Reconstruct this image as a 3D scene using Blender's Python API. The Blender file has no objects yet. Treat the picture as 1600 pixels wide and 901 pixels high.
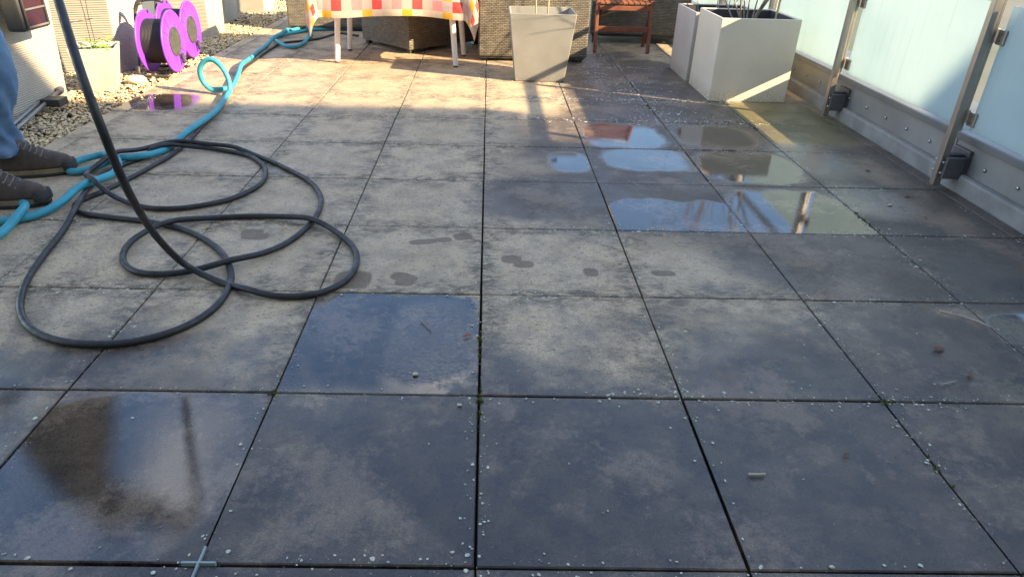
import bpy, bmesh, math, random
import numpy as np
from mathutils import Vector, Matrix, noise
random.seed(7); rng = np.random.default_rng(7)
R = math.radians
scn = bpy.context.scene
COL = scn.collection

# ------------------------------------------------------------------ camera
cam_d = bpy.data.cameras.new('camera'); cam = bpy.data.objects.new('camera', cam_d); COL.objects.link(cam)
scn.camera = cam
YAW, PITCH, ROLL = R(-0.9573), R(28.8338), R(1.4561)
fw = Vector((-math.sin(YAW)*math.cos(PITCH), math.cos(YAW)*math.cos(PITCH), -math.sin(PITCH)))
rt = Vector((math.cos(YAW), math.sin(YAW), 0)); up = rt.cross(fw)
r2 = math.cos(ROLL)*rt + math.sin(ROLL)*up; u2 = -math.sin(ROLL)*rt + math.cos(ROLL)*up
M = Matrix.Identity(4)
for i in range(3):
    M[i][0], M[i][1], M[i][2] = r2[i], u2[i], -fw[i]
M.translation = Vector((0.0046, -0.8445, 1.0487))
cam.matrix_world = M
cam_d.sensor_width = 36; cam_d.lens = 36*1073.7/1600
cam_d.shift_x = 29.65/1600; cam_d.shift_y = -5.41/1600
cam_d.clip_start = 0.05; cam_d.clip_end = 2000

# ------------------------------------------------------------------ sky and sun
SUN = Vector((1, -0.44, 0.52)).normalized()            # towards the sun
w = bpy.data.worlds.new('World'); scn.world = w; w.use_nodes = True
nt = w.node_tree; nt.nodes.clear()
out = nt.nodes.new('ShaderNodeOutputWorld'); bg = nt.nodes.new('ShaderNodeBackground')
sky = nt.nodes.new('ShaderNodeTexSky'); sky.sky_type = 'NISHITA'; sky.sun_disc = False
sky.sun_elevation = math.asin(SUN.z); sky.sun_rotation = math.atan2(SUN.x, SUN.y)
sky.air_density = 1.0; sky.dust_density = 0.3; sky.ozone_density = 2.0
tc = nt.nodes.new('ShaderNodeTexCoord'); mp = nt.nodes.new('ShaderNodeMapping'); mp.inputs['Scale'].default_value = (1, 1, 2.2)
mp.inputs['Location'].default_value = (2.3, 0.7, 0.9)
ns = nt.nodes.new('ShaderNodeTexNoise'); ns.inputs['Scale'].default_value = 2.3; ns.inputs['Detail'].default_value = 8; ns.inputs['Roughness'].default_value = .56
rp = nt.nodes.new('ShaderNodeValToRGB'); rp.color_ramp.elements[0].position = .53; rp.color_ramp.elements[1].position = .68
mx = nt.nodes.new('ShaderNodeMix'); mx.data_type = 'RGBA'
mx.inputs['B'].default_value = (10.5, 9.9, 9.0, 1)
nt.links.new(tc.outputs['Generated'], mp.inputs['Vector']); nt.links.new(mp.outputs['Vector'], ns.inputs['Vector'])
nt.links.new(ns.outputs['Fac'], rp.inputs['Fac']); nt.links.new(rp.outputs['Color'], mx.inputs['Factor'])
nt.links.new(sky.outputs['Color'], mx.inputs['A']); nt.links.new(mx.outputs['Result'], bg.inputs['Color'])
bg.inputs['Strength'].default_value = 0.115; nt.links.new(bg.outputs['Background'], out.inputs['Surface'])
sd = bpy.data.lights.new('sun', 'SUN'); sd.energy = 5.0; sd.angle = R(0.53); sd.color = (1.0, .76, .47)
so = bpy.data.objects.new('sun', sd); COL.objects.link(so)
so.rotation_euler = (-SUN).to_track_quat('-Z', 'Y').to_euler(); so.location = (6, -3, 8)
scn.view_settings.view_transform = 'Standard'; scn.view_settings.look = 'None'
scn.view_settings.exposure = 1.95; scn.view_settings.gamma = 1.0
scn.render.engine = 'CYCLES'
scn.cycles.max_bounces = 8; scn.cycles.transparent_max_bounces = 8

# ------------------------------------------------------------------ helpers
class MB:
    """collects shapes, builds ONE mesh object"""
    def __init__(s): s.v = []; s.f = []
    def add(s, vs, fs):
        o = len(s.v); s.v += [tuple(v) for v in vs]; s.f += [tuple(i+o for i in f) for f in fs]; return s
    def box(s, x0, x1, y0, y1, z0, z1, mat=None):
        vs = [(x, y, z) for z in (z0, z1) for y in (y0, y1) for x in (x0, x1)]
        if mat is not None: vs = [mat @ Vector(v) for v in vs]
        return s.add(vs, [(0,2,3,1), (4,5,7,6), (0,1,5,4), (2,6,7,3), (0,4,6,2), (1,3,7,5)])
    def frustum(s, b, t, z0, z1):                       # b,t = (x0,x1,y0,y1)
        vs = [(b[0],b[2],z0),(b[1],b[2],z0),(b[1],b[3],z0),(b[0],b[3],z0),(t[0],t[2],z1),(t[1],t[2],z1),(t[1],t[3],z1),(t[0],t[3],z1)]
        return s.add(vs, [(3,2,1,0),(4,5,6,7),(0,1,5,4),(1,2,6,5),(2,3,7,6),(3,0,4,7)])
    def bar(s, a, b, wx, wy=None, upv=(0,0,1)):
        a, b = Vector(a), Vector(b); d = (b-a).normalized(); wy = wy or wx
        x = d.cross(Vector(upv)); 
        if x.length < 1e-4: x = d.cross(Vector((0,1,0)))
        x.normalize(); y = x.cross(d)
        vs = [p + sx*x*wx/2 + sy*y*wy/2 for p in (a, b) for sx, sy in ((-1,-1),(1,-1),(1,1),(-1,1))]
        return s.add(vs, [(3,2,1,0),(4,5,6,7),(0,1,5,4),(1,2,6,5),(2,3,7,6),(3,0,4,7)])
    def tube(s, pts, r, n=8, cap=True):
        pts = [Vector(p) for p in pts]; m = len(pts)
        rs = r if hasattr(r, '__len__') else [r]*m
        vs = []; x = None
        for i, p in enumerate(pts):
            d = (pts[min(i+1, m-1)] - pts[max(i-1, 0)]).normalized()
            if x is None:
                x = d.orthogonal().normalized()
            else:
                x = (x - d*x.dot(d)); x = x.normalized() if x.length > 1e-6 else d.orthogonal().normalized()
            y = d.cross(x)
            vs += [p + rs[i]*(math.cos(2*math.pi*k/n)*x + math.sin(2*math.pi*k/n)*y) for k in range(n)]
        fs = [(i*n+k, i*n+(k+1)%n, (i+1)*n+(k+1)%n, (i+1)*n+k) for i in range(m-1) for k in range(n)]
        if cap: fs += [tuple(range(n-1, -1, -1)), tuple((m-1)*n+k for k in range(n))]
        return s.add(vs, fs)
    def cyl(s, a, b, r, n=20): return s.tube([a, b], r, n)
    def loft(s, rings, cap=True):
        n = len(rings[0]); vs = [p for rg in rings for p in rg]; m = len(rings)
        fs = [(i*n+k, i*n+(k+1)%n, (i+1)*n+(k+1)%n, (i+1)*n+k) for i in range(m-1) for k in range(n)]
        if cap: fs += [tuple(range(n-1, -1, -1)), tuple((m-1)*n+k for k in range(n))]
        return s.add(vs, fs)
    def build(s, name, mat, parent=None, smooth=False, bevel=0, seg=2, loc=None):
        me = bpy.data.meshes.new(name); me.from_pydata(s.v, [], s.f); me.update()
        bm = bmesh.new(); bm.from_mesh(me); bmesh.ops.recalc_face_normals(bm, faces=bm.faces)
        uv = bm.loops.layers.uv.new('UVMap')
        for fc in bm.faces:
            nx, ny, nz = (abs(c) for c in fc.normal)
            for l in fc.loops:
                c = l.vert.co
                l[uv].uv = (c.y, c.z) if nx >= ny and nx >= nz else ((c.x, c.z) if ny >= nz else (c.x, c.y))
            fc.smooth = smooth
        bm.to_mesh(me); bm.free()
        me.materials.append(mat)
        o = bpy.data.objects.new(name, me); COL.objects.link(o)
        if parent: o.parent = parent
        if loc: o.location = loc
        if bevel:
            b = o.modifiers.new('bevel', 'BEVEL'); b.width = bevel; b.segments = seg; b.limit_method = 'ANGLE'; b.angle_limit = R(40)
        return o
def tag(o, label=None, cat=None, group=None, kind=None):
    if label: o['label'] = label
    if cat: o['category'] = cat
    if group: o['group'] = group
    if kind: o['kind'] = kind
    return o
def thing(name, label, cat, loc=(0,0,0), rz=0, group=None):
    o = bpy.data.objects.new(name, None); COL.objects.link(o); o.location = loc; o.rotation_euler = (0, 0, rz)
    o.empty_display_size = .1
    return tag(o, label, cat, group)
def copy_tree(o, parent=None):
    c = o.copy(); COL.objects.link(c)
    if parent: c.parent = parent
    for ch in o.children: copy_tree(ch, c)
    return c
def spline(pts, step=.02):
    P = [Vector(p) for p in pts]; P = [2*P[0]-P[1]] + P + [2*P[-1]-P[-2]]; o = []
    for i in range(1, len(P)-2):
        a, b, c, d = P[i-1:i+3]; n = max(2, int((c-b).length/step))
        for k in range(n):
            t = k/n
            o.append(.5*((2*b) + (c-a)*t + (2*a-5*b+4*c-d)*t*t + (3*b-a-3*c+d)*t**3))
    o.append(P[-2]); return o
def G(x, y, z=0.0):                                     # photograph pixel -> point of the terrace at height z
    a = (x-770.35)/1073.7; b = -(y-445.1)/1073.7
    d = a*r2 + b*u2 + fw; t = (z - M.translation.z)/d.z
    return M.translation + d*t

# ------------------------------------------------------------------ materials
def mat(name):
    m = bpy.data.materials.new(name); m.use_nodes = True
    return m, m.node_tree, m.node_tree.nodes['Principled BSDF']
class N:
    """tiny node-graph writer"""
    def __init__(s, nt): s.nt = nt
    def new(s, t, **k):
        n = s.nt.nodes.new('ShaderNode'+t)
        for a, b in k.items(): setattr(n, a, b)
        return n
    def put(s, sock, v):
        if hasattr(v, 'is_linked') or hasattr(v, 'links'): s.nt.links.new(v, sock)
        else: sock.default_value = v
    def math(s, op, a, b=0.0, c=None, clamp=False):
        n = s.new('Math', operation=op, use_clamp=clamp); s.put(n.inputs[0], a); s.put(n.inputs[1], b)
        if c is not None: s.put(n.inputs[2], c)
        return n.outputs[0]
    def vmath(s, op, a, b):
        n = s.new('VectorMath', operation=op); s.put(n.inputs[0], a); s.put(n.inputs[1], b); return n.outputs[0]
    def noise(s, vec, scale, detail=4, rough=.55, dist=0):
        n = s.new('TexNoise'); s.nt.links.new(vec, n.inputs['Vector']); n.inputs['Scale'].default_value = scale
        n.inputs['Detail'].default_value = detail; n.inputs['Roughness'].default_value = rough; n.inputs['Distortion'].default_value = dist
        return n.outputs['Fac']
    def map(s, v, a, b, c=0.0, d=1.0):
        n = s.new('MapRange', interpolation_type='SMOOTHSTEP'); s.put(n.inputs['Value'], v)
        for k, x in zip(('From Min', 'From Max', 'To Min', 'To Max'), (a, b, c, d)): n.inputs[k].default_value = x
        return n.outputs['Result']
    def mix(s, f, a, b, blend='MIX'):
        n = s.new('Mix', data_type='RGBA', blend_type=blend); s.put(n.inputs['Factor'], f)
        s.put(n.inputs[6], a if not isinstance(a, tuple) else (*a, 1)); s.put(n.inputs[7], b if not isinstance(b, tuple) else (*b, 1))
        return n.outputs[2]
    def bump(s, h, strength, dist=.01, nrm=None):
        n = s.new('Bump'); s.put(n.inputs['Strength'], strength); n.inputs['Distance'].default_value = dist; s.put(n.inputs['Height'], h)
        if nrm: s.nt.links.new(nrm, n.inputs['Normal'])
        return n.outputs['Normal']
    def scale(s, vec, sc):
        n = s.new('Mapping'); s.nt.links.new(vec, n.inputs['Vector']); n.inputs['Scale'].default_value = sc; return n.outputs[0]
def simple(name, c1, c2=None, rough=.6, metal=0, scale=8, bump=.1, bscale=60, spec=.5, rough2=None, obj=True, detail=5):
    m, t, p = mat(name); g = N(t)
    tc = g.new('TexCoord').outputs['Object'] if obj else g.new('NewGeometry').outputs['Position']
    c2 = c2 or tuple(c*.75 for c in c1)
    f = g.map(g.noise(tc, scale, detail), .3, .7)
    t.links.new(g.mix(f, c1, c2), p.inputs['Base Color'])
    p.inputs['Metallic'].default_value = metal; p.inputs['Specular IOR Level'].default_value = spec
    g.put(p.inputs['Roughness'], g.map(g.noise(tc, scale*1.7, 3), .3, .7, rough, rough2 if rough2 else min(1, rough*1.25)))
    if bump: t.links.new(g.bump(g.noise(tc, bscale, 4), bump, .004), p.inputs['Normal'])
    return m

# --- paving slab: dry / damp / puddle by world position, dirt by distance from the slab's own edge
m_slab, t, p = mat('concrete_slab'); g = N(t)
pos = g.new('NewGeometry').outputs['Position']; ob = g.new('TexCoord').outputs['Object']
rnd = g.new('ObjectInfo').outputs['Random']
sep = g.new('SeparateXYZ'); t.links.new(pos, sep.inputs[0]); PX, PY = sep.outputs[0], sep.outputs[1]
so_ = g.new('SeparateXYZ'); t.links.new(ob, so_.inputs[0])
edge = g.math('MAXIMUM', g.math('ABSOLUTE', so_.outputs[0]), g.math('ABSOLUTE', so_.outputs[1]))
nL = g.noise(pos, 2.6, 6, .6); nM = g.noise(pos, 9, 6, .62); nS = g.noise(pos, 42, 5, .6); nF = g.noise(pos, 420, 3, .6)
fleck = g.map(g.noise(g.scale(pos, (1, 1.8, 1)), 48, 9, .74), .54, .63)
nst = g.noise(g.scale(pos, (20, 36, 1)), 1.0, 8, .72, .9)
dry = g.mix(g.map(nM, .35, .68), (.49, .38, .25), (.335, .265, .185))
dry = g.mix(g.map(nL, .42, .66, 0, .5), dry, (.47, .36, .225))
# grey algae film creeping in from the edges, broken into flecks
ed = g.math('ADD', edge, g.math('MULTIPLY', g.math('SUBTRACT', nM, .5), .34))
film = g.math('MULTIPLY', g.map(ed, .13, .25), g.map(nst, .40, .60))
film = g.math('MAXIMUM', film, g.map(nst, .60, .70, 0, .8))
dry = g.mix(g.math('MULTIPLY', film, .84), dry, (.085, .076, .060))
dry = g.mix(g.math('MULTIPLY', fleck, .8), dry, (.10, .09, .075))
dry = g.mix(g.map(rnd, 0, 1, 0, .22), dry, (.29, .24, .175))
grain = g.map(nF, .3, .7, .78, 1.2)
dry = g.mix(1.0, dry, g.new('CombineColor').outputs[0], 'MULTIPLY') if False else dry
def blob(cx, cy, rx, ry, soft=.25, warp=.25, rot=0.0, clip=None):
    """soft-edged wet shape at a place on the floor, edge broken by noise"""
    dx = g.math('SUBTRACT', PX, cx); dy = g.math('SUBTRACT', PY, cy)
    if rot:
        c, s_ = math.cos(rot), math.sin(rot)
        ex = g.math('ADD', g.math('MULTIPLY', dx, c), g.math('MULTIPLY', dy, s_)); ey = g.math('SUBTRACT', g.math('MULTIPLY', dy, c), g.math('MULTIPLY', dx, s_))
        dx, dy = ex, ey
    qx = g.math('POWER', g.math('ABSOLUTE', g.math('DIVIDE', dx, rx)), 3.0); qy = g.math('POWER', g.math('ABSOLUTE', g.math('DIVIDE', dy, ry)), 3.0)
    q = g.math('ADD', g.math('ADD', qx, qy), g.math('MULTIPLY', g.math('SUBTRACT', g.math('ADD', g.math('MULTIPLY', nL, .6), g.math('MULTIPLY', nM, .4)), .5), warp*8))
    o = g.map(q, 1-soft, 1+soft, 1, 0)
    if clip:                                            # water held by one slab
        for ax, lo, hi in ((PX, clip[0], clip[1]), (PY, clip[2], clip[3])):
            o = g.math('MULTIPLY', o, g.math('MULTIPLY', g.math('GREATER_THAN', ax, lo), g.math('LESS_THAN', ax, hi)))
    return o
def union(lst):
    o = lst[0]
    for b in lst[1:]: o = g.math('MAXIMUM', o, b)
    return o
puddle = union([
    blob(.78, 1.58, .33, .24, .12, .42, 0, (.5, 1, 1.5, 2)), blob(1.25, 1.71, .28, .25, .25, .42, 0, (1, 1.5, 1.5, 2)),
    blob(.74, 2.72, .22, .22, .4, .35, 0, (.5, 1, 2.5, 3)), blob(.82, 2.34, .24, .17, .5, .4, 0, (.5, 1, 2, 2.5)), blob(1.25, 2.26, .26, .22, .4, .35, 0, (1, 1.5, 2, 2.5)), blob(.40, 2.28, .10, .15, .5, .05),
    blob(1.22, 2.75, .22, .2, .6, .12), g.math('MULTIPLY', blob(1.60, 2.4, .16, .3, .9, .3), .6), g.math('MULTIPLY', blob(1.62, 1.85, .16, .2, .9, .3), .55),
    blob(-.29, .75, .29, .27, .25, .5, 0, (-.5, 0, .5, 1)), g.math('MULTIPLY', blob(-.76, .24, .27, .27, .35, .3, 0, (-1, -.5, 0, .5)), .95), blob(1.70, .84, .20, .10, .3, .22), blob(1.63, .57, .12, .04, .5, .3), blob(1.45, .56, .14, .05, .5, .3),
    blob(1.78, .2, .3, .4, .45, .2), blob(1.42, .25, .1, .26, .6, .3), blob(-1.9, 3.22, .2, .2, .5, .1), blob(-1.28, .30, .22, .24, .6, .15)])
front = g.math('SUBTRACT', g.math('ADD', .80, g.math('MULTIPLY', g.math('MAXIMUM', g.math('SUBTRACT', PX, .35), 0), .42)), PY)
front = g.math('ADD', front, g.math('MULTIPLY', g.math('SUBTRACT', nL, .5), 1.5))
front = g.math('ADD', front, g.math('MULTIPLY', g.math('SUBTRACT', nM, .5), .6))
nW = g.noise(pos, 3.3, 5, .6, .5); nP = g.noise(pos, 5.5, 7, .65)
damp = g.math('MULTIPLY', g.map(front, -.16, .40), g.map(nP, .48, .68, 1, .80))
feet = union([blob(x, y, a, b, .3, .05, r_) for x, y, a, b, r_ in [
    (-.21, 1.37, .05, .022, .2), (-.14, 1.39, .03, .02, .2), (-.07, 1.42, .035, .03, .3), (.10, 1.245, .035, .03, 0), (.14, 1.21, .034, .026, 0), (-.25, 1.1, .045, .03, -.5), (-.245, 1.065, .03, .02, 0),
    (.36, 1.16, .025, .03, 0), (.6, 1.16, .04, .02, 0), (-.83, 1.42, .04, .03, 0), (-.81, 1.39, .05, .03, 0), (-.86, 1.55, .04, .02, 0), (-.41, 1.08, .06, .06, 0)]])
farw = union([blob(.28, 1.82, .30, .24, .5, .5), blob(1.1, 2.35, .95, .95, .5, .35), blob(1.0, 3.9, .5, 1.2, .4, .5), blob(1.75, 2.2, .5, 1.3, .5, .4), blob(1.5, 1.27, .62, .30, .7, .6)])
damp = g.math('MAXIMUM', damp, g.math('MULTIPLY', farw, .86))
damp = g.math('MAXIMUM', damp, puddle)
wetc = g.mix(g.map(nM, .35, .65), (.026, .022, .023), (.062, .048, .038))
patch = g.math('ADD', g.math('MULTIPLY', g.noise(pos, 3.1, 4, .55), .62), g.math('MULTIPLY', g.noise(pos, 34, 9, .78), .38))
wetc = g.mix(g.map(patch, .50, .59, 0, .9), wetc, (.145, .106, .078))
colr = g.mix(damp, g.mix(g.math('MULTIPLY', feet, .75), dry, (.125, .088, .06)), wetc)
green = g.math('MULTIPLY', union([blob(1.78, 3.2, .3, .34, .6, .3), blob(1.75, 2.75, .25, .12, .7, .4)]), .4)
colr = g.mix(green, colr, (.14, .135, .02))
gr = g.new('Mix', data_type='RGBA', blend_type='MULTIPLY'); gr.inputs['Factor'].default_value = .8
gm = g.new('ValToRGB'); gm.color_ramp.elements[0].color = (.25, .25, .25, 1); gm.color_ramp.elements[1].color = (1.85, 1.85, 1.85, 1)
gm.color_ramp.elements[0].position = .3; gm.color_ramp.elements[1].position = .7
t.links.new(g.math('ADD', g.math('MULTIPLY', nF, .6), g.math('MULTIPLY', g.noise(pos, 170, 4, .7), .4)), gm.inputs[0]); t.links.new(colr, gr.inputs[6]); t.links.new(gm.outputs[0], gr.inputs[7])
t.links.new(gr.outputs[2], p.inputs['Base Color'])
rgh = g.math('ADD', g.math('MULTIPLY', g.math('SUBTRACT', 1.0, damp), .50), g.map(nW, .38, .64, .06, .34))
rgh = g.math('MULTIPLY', rgh, g.math('SUBTRACT', 1.0, puddle)); rgh = g.math('ADD', g.math('ADD', rgh, .025), g.math('MULTIPLY', g.math('MULTIPLY', farw, .22), g.math('SUBTRACT', 1.0, puddle)))
t.links.new(rgh, p.inputs['Roughness'])
g.put(p.inputs['IOR'], g.math('ADD', 1.45, g.math('ADD', g.math('MULTIPLY', damp, .13), g.math('MULTIPLY', puddle, .27))))
bs = g.math('ADD', g.math('MULTIPLY', g.math('SUBTRACT', 1.0, puddle), .42), .012)
hgt = g.math('ADD', g.math('MULTIPLY', nF, .6), g.math('MULTIPLY', nS, .8))
rip = g.math('MULTIPLY', blob(-.13, .76, .12, .2, .6, .3), g.noise(g.scale(pos, (60, 75, 1)), 1.0, 4, .6, .8))
t.links.new(g.bump(rip, .32, .005, g.bump(hgt, bs, .004)), p.inputs['Normal'])

m_sub = simple('dark_bedding', (.02, .018, .015), (.035, .03, .024), .95, scale=30)
m_lichen = simple('lichen', (.62, .63, .54), (.42, .43, .34), .9, scale=90, obj=False)
m_petal = simple('petal', (.72, .70, .66), (.55, .52, .48), .8, scale=90, obj=False)
m_moss = simple('moss', (.10, .11, .012), (.045, .055, .01), .95, scale=60, bump=.4, obj=False)
m_black = simple('black_rubber', (.013, .013, .015), (.028, .027, .027), .40, scale=25, bump=.15, bscale=160, rough2=.62)
m_blue = simple('turquoise_rubber', (.028, .25, .33), (.05, .33, .40), .45, scale=16, bump=.12, bscale=140, rough2=.65)
m_grey = simple('grey_rubber', (.075, .065, .06), (.11, .095, .085), .6, scale=20, bump=.15, bscale=140)
m_alu = simple('aluminium_sheet', (.33, .335, .33), (.26, .265, .26), .5, metal=.6, scale=3, bump=.05, bscale=25)
m_steel = simple('stainless_post', (.42, .38, .33), (.34, .31, .28), .34, metal=.9, scale=5, bump=.03)
m_dsteel = simple('dark_bracket_steel', (.19, .19, .20), (.13, .13, .14), .4, metal=.8, scale=8, bump=.05)
m_bolt = simple('bolt_zinc', (.55, .54, .5), None, .28, metal=1, scale=20, bump=0)
m_cap = simple('parapet_cap_sheet', (.20, .205, .205), (.155, .16, .16), .5, metal=.5, scale=3, bump=.05, bscale=25)
m_kerb = simple('parapet_upstand', (.31, .31, .30), (.21, .21, .20), .65, metal=.2, scale=7, bump=.12, bscale=30)
m_white = simple('white_planter_gloss', (.74, .67, .55), (.68, .61, .49), .3, scale=4, bump=.04, bscale=12)
def splash(m, zmax, col, amt=.6):
    """specks of dirt splashed onto a surface near the floor"""
    t = m.node_tree; g = N(t); p = t.nodes['Principled BSDF']; ob = g.new('TexCoord').outputs['Object']
    sx = g.new('SeparateXYZ'); t.links.new(ob, sx.inputs[0])
    k = g.math('MULTIPLY', g.map(g.math('ADD', sx.outputs[2], g.math('MULTIPLY', g.noise(ob, 6, 3), zmax)), zmax*.5, zmax*1.5, 1, 0), g.map(g.noise(ob, 130, 4, .7), .48, .58))
    old = p.inputs['Base Color'].links[0].from_socket; t.links.new(g.mix(g.math('MULTIPLY', k, amt), old, col), p.inputs['Base Color'])
splash(m_white, .10, (.13, .11, .07))
m_liner = simple('dark_planter_liner', (.03, .032, .04), None, .5)
m_soil = simple('potting_soil', (.035, .025, .017), (.06, .043, .03), .95, scale=40, bump=.8, bscale=90)
m_pot = simple('pale_grey_pot', (.25, .25, .235), (.205, .205, .19), .55, scale=5, bump=.1, bscale=90)
splash(m_pot, .07, (.09, .08, .06), .5)
m_conc = simple('cement_planter', (.42, .41, .36), (.34, .33, .29), .75, scale=6, bump=.15, bscale=60)
m_plastic = simple('white_table_plastic', (.74, .72, .68), (.68, .66, .61), .38, scale=6, bump=.03)
m_rubber = simple('rubber_foot', (.05, .05, .05), None, .7)
m_teak = simple('oiled_red_wood', (.20, .068, .034), (.14, .045, .024), .5, scale=14, bump=.2, bscale=50)
m_teak_sunlit = simple('sunlit_tint_slat_wood', (.25, .09, .036), (.19, .065, .028), .5, scale=14, bump=.2, bscale=50)  # paler copy of the red wood: sunlight on the seat slats put into colour
m_purple = simple('purple_plastic', (.235, .055, .62), (.20, .045, .54), .38, scale=5, bump=.05)
m_hub = simple('grey_green_hub', (.055, .06, .05), (.035, .038, .032), .75, scale=30)
m_cable = simple('wound_black_cable', (.018, .018, .018), None, .5)
m_frame = simple('black_tube_frame', (.05, .05, .048), None, .45)
m_jeans = simple('blue_denim', (.14, .225, .34), (.085, .15, .245), .85, scale=9, bump=.35, bscale=240)
m_jacket = simple('brown_jacket', (.36, .25, .115), (.27, .185, .085), .85, scale=9, bump=.3, bscale=60)
m_leather = simple('worn_brown_leather', (.045, .031, .024), (.078, .055, .041), .62, scale=18, bump=.3, bscale=70)
m_sole = simple('boot_sole', (.035, .033, .032), None, .7)
m_mid = simple('tan_midsole', (.25, .19, .11), (.17, .13, .08), .7, scale=30)
m_skin = simple('skin', (.50, .28, .19), (.45, .24, .16), .5, scale=12, bump=.05)
m_hair = simple('brown_hair', (.05, .03, .018), None, .6, scale=50, bump=.5)
m_plaster = simple('house_plaster', (.62, .60, .55), (.56, .54, .5), .85, scale=2, bump=.15)
m_roof = simple('roof_edge_metal', (.22, .22, .22), None, .5, metal=.4)
m_win = simple('window_glass', (.03, .035, .04), None, .08, bump=0)
m_pebble, t, p = mat('river_pebble'); g = N(t)
isl = g.new('NewGeometry').outputs['Random Per Island']
rr = g.new('ValToRGB'); cr = rr.color_ramp
for q, c in ((0, (.58, .44, .25)), (.25, (.72, .57, .34)), (.45, (.46, .34, .19)), (.62, (.78, .66, .43)), (.8, (.54, .37, .18)), (1, (.27, .25, .22))):
    e = cr.elements[0] if q == 0 else (cr.elements[-1] if q == 1 else cr.elements.new(q)); e.position = q; e.color = (*c, 1)
t.links.new(isl, rr.inputs[0]); t.links.new(rr.outputs[0], p.inputs['Base Color']); p.inputs['Roughness'].default_value = .6
m_leaf, t, p = mat('green_leaf'); g = N(t)
isl = g.new('NewGeometry').outputs['Random Per Island']
t.links.new(g.mix(isl, (.14, .28, .02), (.30, .42, .04)), p.inputs['Base Color']); p.inputs['Roughness'].default_value = .5
p.inputs['Transmission Weight'].default_value = 0
m_dry = simple('dry_leaf', (.22, .10, .05), (.12, .06, .035), .8)
m_red = simple('red_leaf', (.35, .06, .03), None, .6)
m_straw = simple('pale_straw', (.50, .45, .34), None, .8)
m_bark = simple('grey_bark', (.33, .28, .23), (.22, .18, .15), .8, scale=30, bump=.3)
m_cane = simple('pale_cane', (.55, .46, .26), (.45, .36, .2), .6, scale=30)
m_spacer = simple('pale_blue_plastic', (.30, .37, .37), None, .5)
m_stone = simple('cream_stone', (.56, .49, .38), (.46, .40, .31), .7, scale=14)
# ribbed cream planter
m_rib, t, p = mat('ribbed_cream_plastic'); g = N(t)
uvn = g.new('UVMap').outputs[0]; sp = g.new('SeparateXYZ'); t.links.new(uvn, sp.inputs[0])
ob = g.new('TexCoord').outputs['Object']
wv = g.math('SINE', g.math('MULTIPLY', g.math('ADD', sp.outputs[1], g.math('MULTIPLY', g.noise(ob, 9, 2), .006)), 2*math.pi/.011))
t.links.new(g.mix(g.map(g.noise(ob, 5, 4), .3, .7), (.50, .455, .36), (.44, .40, .315)), p.inputs['Base Color']); p.inputs['Roughness'].default_value = .7
t.links.new(g.bump(wv, .6, .003), p.inputs['Normal'])
# wicker
def wicker(name, c1, c2):
    m, t, p = mat(name); g = N(t)
    uvn = g.new('UVMap').outputs[0]
    br = g.new('TexBrick'); t.links.new(uvn, br.inputs['Vector']); br.inputs['Scale'].default_value = 1.0
    br.inputs['Brick Width'].default_value = .034; br.inputs['Row Height'].default_value = .0125; br.inputs['Mortar Size'].default_value = .0024; br.inputs['Mortar Smooth'].default_value = .7
    br.inputs['Color1'].default_value = (*c1, 1); br.inputs['Color2'].default_value = (*c2, 1); br.inputs['Mortar'].default_value = (.03, .027, .022, 1)
    nn = g.noise(uvn, 14, 4)
    t.links.new(g.mix(g.map(nn, .3, .7, 0, .35), br.outputs['Color'], (.05, .045, .04)), p.inputs['Base Color'])
    t.links.new(g.bump(g.math('SUBTRACT', 1.0, br.outputs['Fac']), .9, .004), p.inputs['Normal']); p.inputs['Roughness'].default_value = .5
    return m
m_wick = wicker('grey_brown_wicker', (.25, .22, .165), (.15, .135, .105))
# tablecloth
m_cloth, t, p = mat('check_tablecloth'); g = N(t)
uvn = g.new('UVMap').outputs[0]; sp = g.new('SeparateXYZ'); t.links.new(uvn, sp.inputs[0])
cu = g.math('FLOOR', g.math('DIVIDE', sp.outputs[0], .07)); cv = g.math('FLOOR', g.math('DIVIDE', g.math('ADD', sp.outputs[1], .825), .07))
eu = g.math('MODULO', g.math('ADD', cu, 400), 2.0); ev = g.math('MODULO', g.math('ADD', cv, 400), 2.0)
u4 = g.math('MODULO', g.math('ADD', cu, 400), 4.0); 
big = g.math('GREATER_THAN', u4, 1.5)
warm = g.mix(big, (.62, .25, .25), (.58, .06, .055))
rowA = g.mix(eu, warm, (.46, .37, .33))
rowB = g.mix(eu, (.60, .50, .41), g.mix(big, (.66, .38, .03), (.54, .45, .37)))
c = g.mix(ev, rowA, rowB)
c = g.mix(g.map(g.noise(uvn, 30, 4), .55, .7, 0, .45), c, (.45, .36, .30))
t.links.new(c, p.inputs['Base Color']); p.inputs['Roughness'].default_value = .6
tr = g.new('BsdfTranslucent'); t.links.new(c, tr.inputs['Color']); ms = g.new('MixShader'); ms.inputs[0].default_value = .3
mo = t.nodes['Material Output']; t.links.new(p.outputs[0], ms.inputs[1]); t.links.new(tr.outputs[0], ms.inputs[2]); t.links.new(ms.outputs[0], mo.inputs['Surface'])
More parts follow.
